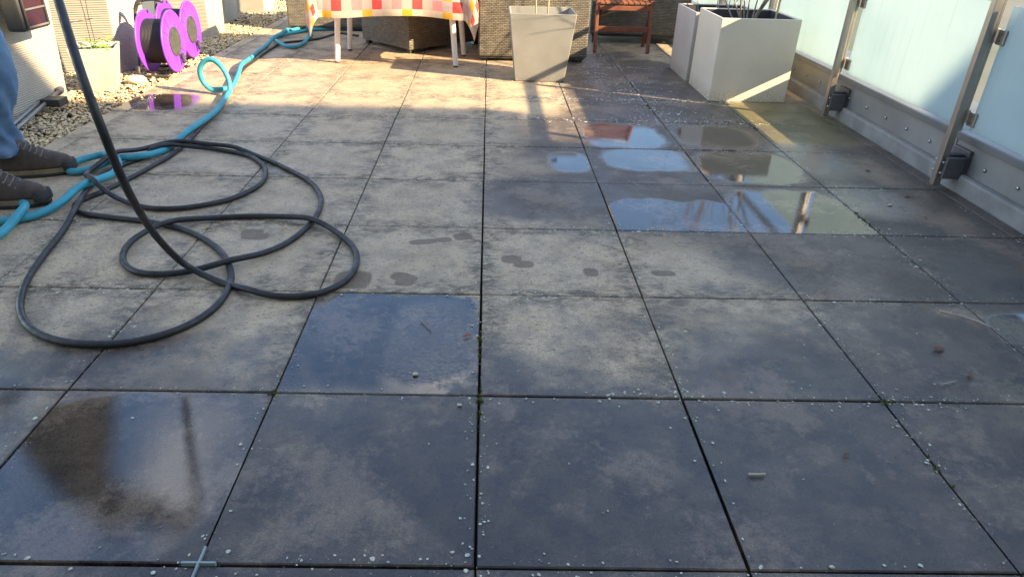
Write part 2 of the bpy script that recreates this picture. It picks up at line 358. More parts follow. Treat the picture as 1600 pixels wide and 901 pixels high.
# frosted glass
m_frost, t, p = mat('frosted_glass'); g = N(t)
ob = g.new('TexCoord').outputs['Object']
strk = g.map(g.noise(g.scale(ob, (1, 26, 1.6)), 1.0, 5, .6), .52, .75, 0, .35)
fcol = g.mix(g.map(g.noise(ob, 2.2, 4), .3, .7), (.56, .65, .665), (.51, .61, .63))
fcol = g.mix(strk, fcol, (.42, .48, .46))
t.links.new(fcol, p.inputs['Base Color']); p.inputs['Roughness'].default_value = .22
tr = g.new('BsdfTranslucent'); t.links.new(fcol, tr.inputs['Color']); ms = g.new('MixShader'); ms.inputs[0].default_value = .6
mo = t.nodes['Material Output']; t.links.new(p.outputs[0], ms.inputs[1]); t.links.new(tr.outputs[0], ms.inputs[2]); t.links.new(ms.outputs[0], mo.inputs['Surface'])
m_ground = simple('street_ground', (.12, .12, .10), (.07, .09, .05), .9, scale=.05, bump=0, obj=False)

# ------------------------------------------------------------------ setting
gnd = MB().box(-400, 400, -400, 400, -6.4, -6.2).build('street_ground', m_ground); tag(gnd, kind='structure')
deck = MB().box(-3.4, 2.12, -2.35, 9.6, -6.2, -.034).build('terrace_base', m_sub); tag(deck, kind='structure')
XL, XR = -2.10, 2.062
def slab_mesh(x0, x1, y0, y1):
    cx, cy = (x0+x1)/2, (y0+y1)/2
    b = .0025; hx, hy = (x1-x0)/2-.0026, (y1-y0)/2-.0026
    vs = []
    for z, k in ((-.04, 0), (-b, 0), (0, b)):
        vs += [(-hx+k, -hy+k, z), (hx-k, -hy+k, z), (hx-k, hy-k, z), (-hx+k, hy-k, z)]
    fs = [(8, 9, 10, 11)] + [(a+o, (a+1) % 4+o, (a+1) % 4+o+4, a+o+4) for o in (0, 4) for a in range(4)]
    me = bpy.data.meshes.new('paving_slab'); me.from_pydata(vs, [], fs); me.update(); me.materials.append(m_slab); return me
pav = thing('terrace_floor', None, None); tag(pav, kind='structure'); del_keys = None
me_full = slab_mesh(0, .5, 0, .5); me_l = slab_mesh(XL, -2.0, 0, .5); me_r = slab_mesh(2.0, XR, 0, .5)
for j in range(-4, 19):
    for i in range(-5, 5):
        me, x0, x1 = (me_l, XL, -2.0) if i == -5 else ((me_r, 2.0, XR) if i == 4 else (me_full, i*.5, i*.5+.5))
        o = bpy.data.objects.new('paving_slab', me); COL.objects.link(o); o.parent = pav
        jx = random.uniform(-.0012, .0012)
        o.location = ((x0+x1)/2 + jx, j*.5+.25 + random.uniform(-.0012, .0012), -random.uniform(0, .0016))
        o.rotation_euler = (0, 0, random.gauss(0, .0011))

# lichen dots and blossom petals: flat crumbs lying on the slabs
def crumbs(name, pts, r0, r1, m, zz=.0006):
    vs = []; fs = []
    for x, y in pts:
        r = random.uniform(r0, r1) * (1 if random.random() < .85 else 1.7); n = random.randint(5, 7); a0 = random.random()*6; el = random.uniform(.55, 1); th = random.random()*3.1
        o = len(vs); vs.append((x, y, zz+.0012))
        for k in range(n):
            a = a0+2*math.pi*k/n; q = r*random.uniform(.6, 1.15); ax, ay = q*math.cos(a), q*el*math.sin(a)
            vs.append((x+ax*math.cos(th)-ay*math.sin(th), y+ax*math.sin(th)+ay*math.cos(th), zz))
        fs += [(o, o+1+k, o+1+(k+1) % n) for k in range(n)]
    me = bpy.data.meshes.new(name); me.from_pydata(vs, [], fs); me.materials.append(m)
    o = bpy.data.objects.new(name, me); COL.objects.link(o); return o
pts = []
while len(pts) < 9500:
    i, j = random.randint(-4, 4), random.randint(-1, 13); along = random.random()*.5; off = random.gauss(0, .015)
    x, y = (i*.5+off, j*.5+along) if random.random() < .5 else (i*.5+along, j*.5+off)
    dens = .15+.85*max(0, noise.noise(Vector((x*1.9, y*1.9, 3.3)))*1.6+.25)
    if random.random() < dens and XL+.02 < x < XR-.02 and abs((x+.25) % .5-.25) > .006 and abs((y+.25) % .5-.25) > .006: pts.append((x, y))
for k in range(260): pts.append((random.uniform(-2, 2), random.uniform(-.3, 2.2)))
fine = []
while len(fine) < 7000:
    i, j = random.randint(-4, 4), random.randint(-1, 11); along = random.random()*.5; off = random.gauss(0, .012)
    x, y = (i*.5+off, j*.5+along) if random.random() < .5 else (i*.5+along, j*.5+off)
    if XL+.02 < x < XR-.02 and random.random() < .35+noise.noise(Vector((x*2.3, y*2.3, 8))): fine.append((x, y))
tag(crumbs('grit_specks', fine, .0005, .0016, m_lichen), 'fine pale grit caught along the slab joints', 'grit', kind='stuff')
tag(crumbs('lichen_spots', pts, .0010, .0042, m_lichen), 'small pale lichen dots speckling the slabs along the joints', 'lichen', kind='stuff')
pts = []
for k in range(1300):
    x = random.gauss(.98, .17) if k % 3 else random.uniform(.2, 1.5); y = random.uniform(2.9, 5.2) if k % 3 else random.choice((3, 3.5, 4, 4.5, 3.02, 3.48))+random.gauss(0, .03)
    x += (3.6-y)*.16
    pts.append((x, y))
for k in range(120): pts.append((random.gauss(-.02, .06), random.uniform(3.9, 4.6)))
tag(crumbs('fallen_petals', pts, .0028, .0066, m_petal, .0008), 'white blossom petals scattered on the slabs by the wooden chair', 'petals', kind='stuff')
# moss in joints
mb = MB()
for (mx_, my_, n, sx, sy) in [(0.0, .50, 26, .004, .05), (0, .72, 10, .004, .03), (-.5, .5, 8, .006, .006), (1.0, 3.35, 26, .01, .10), (1.25, 3.5, 60, .18, .008), (1.45, 3.02, 26, .07, .008), (1.5, 2.9, 22, .01, .08), (1.5, 1.62, 26, .004, .12), (1.0, .5, 8, .01, .005), (1.0, .28, 8, .004, .03), (1.22, 2.5, 40, .1, .006)]:
    for k in range(n):
        x, y = random.gauss(mx_, sx), random.gauss(my_, sy); r = random.uniform(.002, .005)
        mb.frustum((x-r, x+r, y-r, y+r), (x-r*.4, x+r*.4, y-r*.4, y+r*.4), -.012, random.uniform(.001, .005))
tag(mb.build('joint_moss', m_moss), 'green moss growing in the slab joints', 'moss', kind='stuff')

# house behind the viewer whose shade lies over the near half of the terrace
house = thing('house', 'plastered house wall standing behind the viewer', 'house', (0, -2.35, 0))
def hb(name, m, *a): return MB().box(*a).build(name, m, house)
hb('wall', m_plaster, -9, 22, -9, 0, -6.2, 5.85)
hb('roof', m_roof, -9.3, 11.59, -9.2, .50, 5.87, 6.0)
for x in (-3.2, -.9, 1.4, 6, 8.5):
    wv_ = hb('window', m_plastic, x, x+1.5, .002, .05, .1 if x < 3 else 1, 2.3)
    MB().box(x+.07, x+1.43, .052, .06, (.1 if x < 3 else 1)+.07, 2.23).build('pane', m_win, wv_)

# ------------------------------------------------------------------ parapet and glass railing
par = thing('parapet_wall', 'grey sheet-metal parapet with wide cap running along the terrace edge', 'parapet', (2.062, 0, 0))
Y0, Y1 = -2.3, 9.4
mb = MB(); prof = [(.002, -.05), (.002, .062), (.006, .072), (.020, .076), (.030, .074), (.030, -.05)]
mb.loft([[(x, y, z) for x, z in prof] for y in (Y0, Y1)]).build('upstand', m_kerb, par)
for k in range(6):
    y0 = Y0 + k*2.27-.12; MB().box(.032, .06, y0+.002, y0+2.266, .05, .226).build('panel', m_alu, par)
for k in range(6):
    y0 = Y0 + k*2.27-.12; mb = MB()
    mb.loft([[(x, y, z) for x, z in [(.006, .205), (.006, .232), (.010, .236), (.40, .246), (.40, .200), (.38, .200), (.38, .226), (.062, .218), (.024, .216), (.024, .205)]] for y in (y0+.001, y0+2.268)]).build('cap', m_cap, par, bevel=.002)
MB().box(.062, .36, Y0, Y1, -6, .19).build('core', m_kerb, par)
yv = .25
while yv < 7.5:
    MB().tube([(.032, yv, .128), (.026, yv, .128), (.0235, yv, .128)], [.0085, .0075, .003], 10).build('rivet', m_bolt, par, smooth=True); yv += .205
POSTS = [-.25, .885, 2.02, 3.155, 4.29, 5.425, 6.56, 7.70]
rail0 = None; words = ['nearest visible', 'second', 'third', 'fourth']
lab = {2.02: 'steel railing post nearest the viewer, bolted to the parapet at right', 3.155: 'steel railing post just right of the big white planter',
       4.29: 'steel railing post behind the white planter with the bare shrub', 5.425: 'steel railing post farther back beyond the white planters'}
def make_post(y):
    q = thing('railing_post', lab.get(y, {-.25: 'steel railing post behind the viewer, out of the picture', .885: 'steel railing post beside the viewer, right of the picture', 6.56: 'steel railing post hidden far behind the wicker armchair', 7.70: 'last steel railing post at the far end'}.get(y)), 'railing post', (2.0, y, 0), 0, 'posts of the glass railing')
    MB().box(-.028, .004, -.0155, .0155, .018, .905).build('upright', m_steel, q, bevel=.0025)
    MB().box(.006, .020, -.012, .012, .26, .86).build('rear_bar', m_steel, q, bevel=.002)
    br = MB().box(.006, .088, -.004, .030, .05, .155).build('bracket_arm', m_dsteel, q, bevel=.002)
    MB().box(.076, .0935, -.030, .085, .058, .175).build('bracket_plate', m_dsteel, q, bevel=.003)
    MB().box(-.012, .07, -.036, -.0165, .055, .148).build('bracket_flange', m_dsteel, q, bevel=.002)
    for z in (.075, .122):
        MB().tube([(-.012, .0305, z), (-.012, .037, z), (-.012, .0395, z)], [.0075, .0068, .003], 12).build('bolt', m_bolt, q, smooth=True)
        MB().tube([(-.012, -.0155, z), (-.012, -.0205, z), (-.012, -.0225, z)], [.0075, .0068, .003], 12).build('bolt', m_bolt, q, smooth=True)
    MB().tube([(.0765, .055, .112), (.066, .055, .112), (.061, .055, .112)], [.014, .012, .005], 12).build('bolt', m_bolt, q, smooth=True)
    for z in (.315, .640):
        for s in (-1, 1):
            cl = MB().box(.022, .050, min(s*.016, s*.062), max(s*.016, s*.062), z-.028, z+.028).build('glass_clamp', m_steel, q, bevel=.003)
            for dz in (-.013, .013): MB().cyl((.023, s*.04, z+dz), (.0205, s*.04, z+dz), .0035, 8).build('screw', m_dsteel, cl)
    MB().tube([(.004, 0, .86), (.02, 0, .875), (.036, 0, .892)], .008, 8).build('rail_bracket', m_steel, q)
    return q
for y in POSTS: make_post(y)
pl = ['frosted glass pane at the right edge nearest the viewer', 'frosted glass pane between the two nearest railing posts', 'frosted glass pane behind the big white planter', 'frosted glass pane beyond the white planters']
for k in range(len(POSTS)-1):
    y0, y1 = POSTS[k]+.036, POSTS[k+1]-.036
    o = MB().box(-.006, .006, y0, y1, .268, .757).build('glass_pane', m_frost, None, bevel=.002, loc=(2.037, 0, 0))
    tag(o, pl[k-1] if 1 <= k <= 4 else ('frosted glass pane beside the viewer, outside the picture' if k == 0 else {5: 'frosted glass pane far back, last but one', 6: 'frosted glass pane at the far end of the railing'}[k]), 'glass pane', 'frosted panes of the railing')
o = MB().tube([(0, Y0, 0), (0, Y1, 0)], .021, 16).build('handrail', m_steel, None, smooth=True, loc=(2.04, 0, .905)); tag(o, 'round steel handrail above the frosted panes', 'handrail')

# ------------------------------------------------------------------ gravel strip
bm = bmesh.new(); bmesh.ops.create_icosphere(bm, subdivisions=1, radius=1); bm.verts.ensure_lookup_table()
iv = np.array([v.co[:] for v in bm.verts]); itri = np.array([[v.index for v in f_.verts] for f_ in bm.faces]); bm.free()
def gravel(name, n, xr, yr, s0, s1, zr, m=m_pebble):
    X = rng.uniform(*xr, n); Y = rng.uniform(*yr, n); Z = rng.uniform(*zr, n)
    sc = rng.uniform(s0, s1, (n, 1)) * np.stack([rng.uniform(.8, 1.35, n), rng.uniform(.7, 1.1, n), rng.uniform(.45, .75, n)], 1)
    a = rng.uniform(0, 6.28, n); b = rng.uniform(-.5, .5, n)
    V = iv[None]*(1+rng.uniform(-.16, .16, (n, 12, 1)))*sc[:, None]
    V = np.stack([V[..., 0], V[..., 1]*np.cos(b)[:, None]-V[..., 2]*np.sin(b)[:, None], V[..., 1]*np.sin(b)[:, None]+V[..., 2]*np.cos(b)[:, None]], -1)
    ca, sa = np.cos(a)[:, None], np.sin(a)[:, None]
    V = np.stack([V[..., 0]*ca-V[..., 1]*sa+X[:, None], V[..., 0]*sa+V[..., 1]*ca+Y[:, None], V[..., 2]+Z[:, None]], -1).reshape(-1, 3)
    T = (itri[None]+12*np.arange(n)[:, None, None]).reshape(-1, 3)
    me = bpy.data.meshes.new(name); me.vertices.add(len(V)); me.vertices.foreach_set('co', V.ravel())
    me.loops.add(T.size); me.loops.foreach_set('vertex_index', T.ravel().astype(np.int32))
    me.polygons.add(len(T)); me.polygons.foreach_set('loop_start', np.arange(0, T.size, 3, dtype=np.int32))
    me.polygons.foreach_set('use_smooth', np.ones(len(T), bool)); me.update(calc_edges=True); me.validate()
    me.materials.append(m); o = bpy.data.objects.new(name, me); COL.objects.link(o); return o
tag(gravel('gravel', 24000, (-3.35, XL-.008), (1.2, 6.2), .0065, .0125, (-.018, .004)), 'loose cream and grey river pebbles in the strip beside the slabs', 'gravel', kind='stuff')
tag(gravel('gravel', 6500, (-3.35, XL-.008), (6.2, 9.5), .009, .016, (-.018, .004)), 'loose pebbles at the far end of the gravel strip', 'gravel', kind='stuff')
tag(gravel('gravel', 60, (XL-.02, XL+.06), (1.6, 6), .005, .009, (.003, .006)), 'few stray pebbles spilled onto the slab edge', 'gravel', kind='stuff')
bm = bmesh.new(); bmesh.ops.create_icosphere(bm, subdivisions=3, radius=1)
for v in bm.verts: v.co *= 1+.14*noise.noise(v.co*1.3); v.co = Vector((v.co.x*.062, v.co.y*.048, v.co.z*.032))
me = bpy.data.meshes.new('round_stone'); bm.to_mesh(me); bm.free(); me.materials.append(m_stone)
for f_ in me.polygons: f_.use_smooth = True
o = bpy.data.objects.new('round_stone', me); COL.objects.link(o); o.location = (-2.235, 3.66, .022); o.rotation_euler = (0, 0, .3)
tag(o, 'large smooth cream stone lying on the gravel by the cement planter', 'stone')

# ------------------------------------------------------------------ ribbed planters at left
def ribbed(x1, y0, wx, wy, h, label):
    q = thing('ribbed_planter', label, 'planter', (x1-wx/2, y0+wy/2, 0), 0, 'tall ribbed planters along the gravel')
    k = .88
    mb = MB(); mb.frustum((-wx/2*k, wx/2*k, -wy/2*k, wy/2*k), (-wx/2, wx/2, -wy/2, wy/2), -.01, h).build('body', m_rib, q, bevel=.012, seg=3)
    mb = MB(); e = .018
    for a in ((-wx/2-e, wx/2+e, -wy/2-e, -wy/2+.02), (-wx/2-e, wx/2+e, wy/2-.02, wy/2+e), (-wx/2-e, -wx/2+.02, -wy/2+.02, wy/2-.02), (wx/2-.02, wx/2+e, -wy/2+.02, wy/2-.02)): mb.box(*a, h-.03, h+.012)
    mb.build('rim', m_rib, q, bevel=.004)
    MB().box(-wx/2+.022, wx/2-.022, -wy/2+.022, wy/2-.022, h+.001, h+.006).build('soil', m_soil, q)
    return q
ribbed(-2.43, 2.70, .42, .58, .66, 'cream ribbed planter nearest the person in jeans')
ribbed(-2.44, 3.92, .44, .50, .70, 'cream ribbed planter behind the small cement planter')
ribbed(-2.36, 5.38, .42, .42, .72, 'cream ribbed planter behind the purple reels')
ribbed(-2.50, 6.20, .42, .42, .72, 'cream ribbed planter fourth along the gravel')
ribbed(-2.34, 6.95, .42, .42, .72, 'cream ribbed planter farthest along the gravel')
q = thing('dark_pot', 'dark grey round pot at the far end of the gravel', 'pot', (-2.22, 8.1, 0))
n = 24; mb = MB(); mb.loft([[(r*math.cos(2*math.pi*k/n), r*math.sin(2*math.pi*k/n), z) for k in range(n)] for r, z in ((.12, 0), (.17, .25), (.185, .255), (.185, .29), (.165, .29), (.15, .26))]).build('bowl', simple('dark_pot', (.06, .07, .09), None, .5), q, smooth=False)
# lantern-like box on the first planter
q = thing('wall_box', 'black box with glazed reddish front hung on the nearest ribbed planter', 'box', (-2.32, 2.86, .445))
MB().box(-.06, .035, -.10, .125, 0, .22).build('case', m_frame, q, bevel=.018, seg=3)
MB().box(.036, .040, -.08, .085, .022, .20).build('glass', simple('red_brown_glass', (.06, .02, .022), (.03, .02, .035), .15, scale=12, bump=0), q)
for z in (.018, .10, .185): MB().box(.041, .049, -.085, .09, z, z+.009).build('bar', simple('grey_bar', (.16, .155, .15), None, .5), q, bevel=.002)
for y_ in (-.092, .086): MB().box(.041, .050, y_, y_+.011, .012, .205).build('bar', m_frame, q, bevel=.002)
# small cement planter with seedlings and wire
q = thing('cement_planter', 'small pale cement planter with green seedlings on the gravel', 'planter', (-2.385, 3.52, -.01), R(20))
mb = MB(); a, b, h = .085, .132, .265; tk = .014
rings = []
for hw, z in ((a, 0), (b, h), (b-tk, h), (b-tk-.012, h-.035)): rings.append([(-hw, -hw, z), (hw, -hw, z), (hw, hw, z), (-hw, hw, z)])
mb.loft(rings).build('body', m_conc, q, bevel=.004)
MB().box(-b+.03, b-.03, -b+.03, b-.03, h-.034, h-.026).build('soil', m_soil, q)
def leafy(mb, n, cx, cy, z0, spread, h0, h1, L, wd):
    for k in range(n):
        x, y = random.gauss(cx, spread), random.gauss(cy, spread); z = z0+random.uniform(h0, h1); a = random.random()*6.28; tl = random.uniform(-.3, .7); l = L*random.uniform(.6, 1.2); w_ = wd*random.uniform(.7, 1.2)
        d = Vector((math.cos(a)*math.cos(tl), math.sin(a)*math.cos(tl), math.sin(tl))); sd_ = Vector((-math.sin(a), math.cos(a), 0)); p0 = Vector((x, y, z))
        mb.add([p0, p0+d*l*.35+sd_*w_, p0+d*l*.7+sd_*w_*.8, p0+d*l-Vector((0, 0, l*.2)), p0+d*l*.7-sd_*w_*.8, p0+d*l*.35-sd_*w_], [(0, 1, 5), (1, 2, 4, 5), (2, 3, 4)])
mb = MB(); leafy(mb, 70, .02, -.0, h-.03, .05, .0, .06, .035, .010); tag(mb.build('seedlings', m_leaf, q), kind='stuff')
mb = MB()
for dx in (-.012, .012): mb.tube([(dx, .02, h-.03), (dx*.8, .02, h+.18), (dx*1.5, .022, h+.33)], .0022, 6)
mb.tube([(-.10, .02, h+.13), (0, .02, h+.145), (.03, .02, h+.15)], .0018, 6); mb.build('wire_stake', m_frame, q)
# two pipes with clamp
q = thing('pipe_assembly', 'pair of grey metal tubes with clamp leaning on the gravel', 'pipes', (-2.40, 2.62, .02), 0)
dv = Vector((-.075, .52, .05))
for s in (0, 1):
    o_ = Vector((.045*s, -.02*s, 0)); MB().cyl(o_-dv*.25, dv+o_, .0095, 10).build('tube', m_alu, q, smooth=True)
    MB().tube([dv+o_, dv*1.06+o_, dv*1.1+o_], [.02, .021, .014], 12).build('knob', simple('violet_grey_knob', (.14, .12, .14), None, .5), q, smooth=True)
MB().box(-.03, .075, .31, .40, .012, .052).build('clamp', m_frame, q, bevel=.004)

# ------------------------------------------------------------------ cable reels
def reel(loc, label):
    q = thing('cable_reel', label, 'cable reel', loc, R(2), 'purple cable reels on the gravel edge')
    Rr, hw = .198, .078; cz = .205
    def disc(x, sgn):
        mb = MB(); n = 48; rings = []
        for x_, r in ((0, .088), (0, .19), (-.002*sgn, .197), (.006*sgn, .199), (.012*sgn, .194), (.007*sgn, .185), (.007*sgn, .10), (.011*sgn, .095), (.011*sgn, .001)):
            rings.append([(x+x_, r*math.cos(2*math.pi*k/n), cz+r*math.sin(2*math.pi*k/n)) for k in range(n)])
        fl = mb.loft(rings).build('flange', m_purple, q, smooth=True)
        m2 = MB()
        for k in range(12):
            a = 2*math.pi*k/12; c_, s_ = math.cos(a), math.sin(a)
            m2.bar((x+.0085*sgn, .105*c_, cz+.105*s_), (x+.0085*sgn, .183*c_, cz+.183*s_), .003, .0035)
        m2.build('rib', m_purple, fl)
        return fl
    disc(-hw, -1); f2 = disc(hw, 1)
    MB().cyl((hw+.012, 0, cz), (hw+.017, 0, cz), .094, 36).build('hub_plate', m_hub, q, bevel=.002)
    for k in range(6):
        a = k*math.pi/3+.3; MB().cyl((hw+.017, .078*math.cos(a), cz+.078*math.sin(a)), (hw+.0205, .078*math.cos(a), cz+.078*math.sin(a)), .005, 8).build('screw', m_bolt, f2)
    MB().cyl((hw+.014, .045, cz-.105), (hw+.05, .045, cz-.105), .006, 8).build('crank_pin', m_bolt, q); MB().cyl((hw+.03, .045, cz-.085), (hw+.03, .045, cz-.15), .011, 10).build('crank_handle', m_hub, q, smooth=True)
    mb = MB(); n = 30; rings = []
    for k in range(17):
        for dx, dr in ((-.0042, -.003), (-.002, 0), (.002, 0), (.0042, -.003)): rings.append([(-.072+k*.009+dx, (.142+dr)*math.cos(2*math.pi*i/n), cz+(.142+dr)*math.sin(2*math.pi*i/n)) for i in range(n)])
    mb.loft(rings).build('wound_cable', m_cable, q, smooth=True)
    fr = []
    for s in (-1, 1):
        pts = spline([(s*.10-.02, -.13, .012), (s*.105-.02, -.15, .03), (s*.105-.02, -.06, cz), (s*.105-.02, -.03, .36), (s*.085-.02, -.02, .43), (s*.05-.02, -.02, .445)], .02)
        if s > 0: pts = spline([(s*.10-.02, -.165, .012), (s*.0-.02, -.17, .012), (-.10-.02, -.165, .012)], .02)
        fr.append(MB().tube(pts, .010, 10).build('frame_tube', m_frame, q, smooth=True))
    MB().tube(spline([(-.12, -.02, .40), (-.09, -.01, .455), (0, 0, .47), (.06, 0, .455)], .02), .0135, 10).build('handle', m_frame, q, smooth=True)
    MB().tube(spline([(-.12, .15, .012), (0, .16, .012), (.10, .15, .012)], .02), .010, 10).build('frame_tube', m_frame, q, smooth=True)
    return q
reel((-2.185, 4.0, 0), 'purple cable reel with black cable, front one of the two')
reel((-2.262, 4.50, 0), 'purple cable reel standing behind the front reel')

# ------------------------------------------------------------------ white planters, grey pot, plants
m_white2 = simple('greyer_white_planter', (.52, .49, .45), (.46, .435, .40), .35, scale=4, bump=.05, bscale=12); splash(m_white2, .10, (.13, .11, .07))
def cube_planter(loc, sx, sy, h, label, ms=None):
    q = thing('square_planter', label, 'planter', loc)
    rings = [[(-x, -y, z), (x, -y, z), (x, y, z), (-x, y, z)] for x, y, z in ((sx/2, sy/2, 0), (sx/2, sy/2, h), (sx/2-.014, sy/2-.014, h), (sx/2-.014, sy/2-.014, h-.05))]
    MB().loft(rings, cap=False).build('shell', ms or m_white, q, bevel=.004)
    rings = [[(-x, -y, z), (x, -y, z), (x, y, z), (-x, y, z)] for x, y, z in ((sx/2-.0145, sy/2-.0145, h-.006), (sx/2-.022, sy/2-.022, h-.006), (sx/2-.04, sy/2-.04, h-.17))]
    MB().loft(rings, cap=False).build('liner', m_liner, q)
    MB().box(-sx/2+.02, sx/2-.02, -sy/2+.02, sy/2-.02, h-.175, h-.15).build('soil', m_soil, q)
    return q
cube_planter((1.655, 3.775, 0), .485, .49, .492, 'big glossy white cube planter with bare shrub by the railing')
cube_planter((1.640, 4.325, 0), .47, .49, .455, 'white cube planter directly behind the big white planter', m_white2)
def branchy(mb, p0, d, L, r, depth):
    pts = [p0]; q = p0.copy(); dd = d.normalized()
    for k in range(5):
        dd = (dd + Vector((random.gauss(0, .12), random.gauss(0, .12), random.gauss(.03, .06)))).normalized(); q = q+dd*L/5; pts.append(q.copy())
    mb.tube(pts, [r*(1-.12*k) for k in range(6)], 6)
    if depth > 0:
        for k in range(random.randint(2, 3)):
            i = random.randint(2, 5); nd = (dd+Vector((random.gauss(0, .55), random.gauss(0, .55), random.uniform(-.1, .4)))).normalized()
            branchy(mb, pts[i], nd, L*random.uniform(.5, .75), r*.55, depth-1)
q = thing('bare_shrub', 'bare grey-stemmed shrub growing in the big white planter', 'shrub', (1.66, 3.80, .33))
for k in range(9):
    mb = MB(); a = k*.7+random.random()*.4; t_ = random.uniform(.15, .55) if k else .05
    branchy(mb, Vector((random.gauss(0, .02), random.gauss(0, .02), 0)), Vector((math.cos(a)*t_, math.sin(a)*t_, 1)), random.uniform(.45, .75) if k else .8, .0055 if k else .012, 2); mb.build('stem', m_bark, q, smooth=True)
o = MB().cyl((1.80, 3.72, .33), (1.835, 3.70, 1.2), .006, 8).build('bamboo_cane', m_cane, None); tag(o, 'pale bamboo cane stuck in the big white planter', 'cane')
q = thing('bare_twigs', 'few thin bare twigs in the rear white planter', 'plant', (1.62, 4.32, .3))
for k in range(5):
    mb = MB(); branchy(mb, Vector((random.gauss(0, .05), random.gauss(0, .05), 0)), Vector((random.gauss(0, .3), random.gauss(0, .3), 1)), .45, .004, 1); mb.build('twig', m_bark, q)
q = thing('tapered_pot', 'tall pale grey tapered pot in front of the wicker chair', 'pot', (.368, 4.11, 0))
wt, dt, wb, db, h = .222, .19, .168, .145, .442
rings = [[(-x, -y, z), (x, -y, z), (x, y, z), (-x, y, z)] for x, y, z in ((wb, db, 0), (wt, dt, h), (wt-.012, dt-.012, h), (wt-.05, dt-.05, h-.2))]
MB().loft(rings).build('body', m_pot, q, bevel=.005)
q2 = thing('potted_plant', 'young plant with two pale stems and a red bloom in the grey pot', 'plant', (.37, 4.11, .242))
for dx, hh in ((-.035, .8), (.035, .62)):
    MB().tube([(dx, 0, 0), (dx*1.3, .01, hh*.5), (dx*2.2, -.01, hh)], .0055, 8).build('stem', m_cane, q2, smooth=True)
mb = MB(); leafy(mb, 18, .05, 0, .38, .05, .0, .4, .10, .028); leafy(mb, 10, -.05, 0, .5, .04, .0, .3, .10, .028); mb.build('leaves', m_leaf, q2)
mb = MB(); leafy(mb, 16, .10, -.02, .60, .012, .0, .02, .04, .014); mb.build('bloom', simple('red_bloom', (.55, .02, .04), None, .6), q2)

# ------------------------------------------------------------------ wicker furniture
def wick_box(name, loc, rz, w_, d_, h, label, cat, group=None, legs=True, z0=.045):
    q = thing(name, label, cat, loc, rz, group)
    MB().box(-w_/2, w_/2, -d_/2, d_/2, z0, h).build('body', m_wick, q, bevel=.008)
    if legs:
        for sx in (-1, 1):
            for sy in (-1, 1): MB().box(sx*(w_/2-.04)-.02, sx*(w_/2-.04)+.02, sy*(d_/2-.04)-.02, sy*(d_/2-.04)+.02, 0, z0).build('foot', m_frame, q)
    return q
q = wick_box('wicker_stool', (-.545, 5.36, 0), R(43), .80, .66, .40, 'grey wicker stool turned cornerwise under the table', 'stool', z0=.03)
MB().box(-.38, .38, -.31, .31, .402, .44).build('cushion', simple('grey_cushion', (.30, .29, .27), None, .9), q, bevel=.015)
def armchair(loc, rz, w_, label, base=.035):
    q = thing('wicker_armchair', label, 'armchair', loc, rz, 'grey wicker armchairs')
    MB().box(-w_/2, w_/2, 0, .09, base, .74).build('back', m_wick, q, bevel=.012)
    for s in (-1, 1): MB().box(min(s*w_/2, s*(w_/2-.10)), max(s*w_/2, s*(w_/2-.10)), .092, .74, base, .58).build('arm', m_wick, q, bevel=.012)
    MB().box(-w_/2+.102, w_/2-.102, .092, .72, base, .30).build('seat', m_wick, q, bevel=.008)
    MB().box(-w_/2+.105, w_/2-.105, .095, .72, .302, .40).build('cushion', simple('grey_cushion', (.30, .29, .27), None, .9), q, bevel=.02)
    for sx in (-1, 1):
        for y in (.03, .68): MB().box(sx*(w_/2-.05)-.02, sx*(w_/2-.05)+.02, y, y+.04, 0, base).build('foot', m_frame, q)
    MB().box(-w_/2+.02, w_/2-.02, .012, .03, base-.014, base-.001).build('base_bar', m_frame, q)
    return q
armchair((.355, 4.64, 0), 0, .835, 'wicker armchair seen from behind, right behind the grey pot')
armchair((1.34, 5.55, 0), R(-2), .86, 'wicker armchair behind the wooden folding chair', .075)
armchair((-1.42, 5.88, 0), R(3), .82, 'wicker armchair at far left behind the table')

# ------------------------------------------------------------------ table with cloth
q = thing('garden_table', 'white plastic garden table under the checked cloth', 'table', (-.66, 4.66, 0))
TX, TY, TH = .50, .36, .71
MB().box(-TX, TX, -TY, TY, TH-.03, TH).build('tabletop', m_plastic, q, bevel=.008)
for (bx, by) in ((-.45, -.20), (.435, -.27), (-.445, .295), (.48, .16)):
    tx, ty = bx*.90, by*.9
    mb = MB(); n = 16
    rings = [[(x+r*1.05*math.cos(2*math.pi*k/n), y+r*math.sin(2*math.pi*k/n), z) for k in range(n)] for x, y, z, r in ((bx, by, .012, .018), (tx, ty, TH-.12, .024), (tx, ty, TH-.03, .045))]
    lg = mb.loft(rings).build('leg', m_plastic, q)
    MB().cyl((bx, by, 0), (bx, by, .0125), .0175, 12).build('foot_cap', m_rubber, lg)
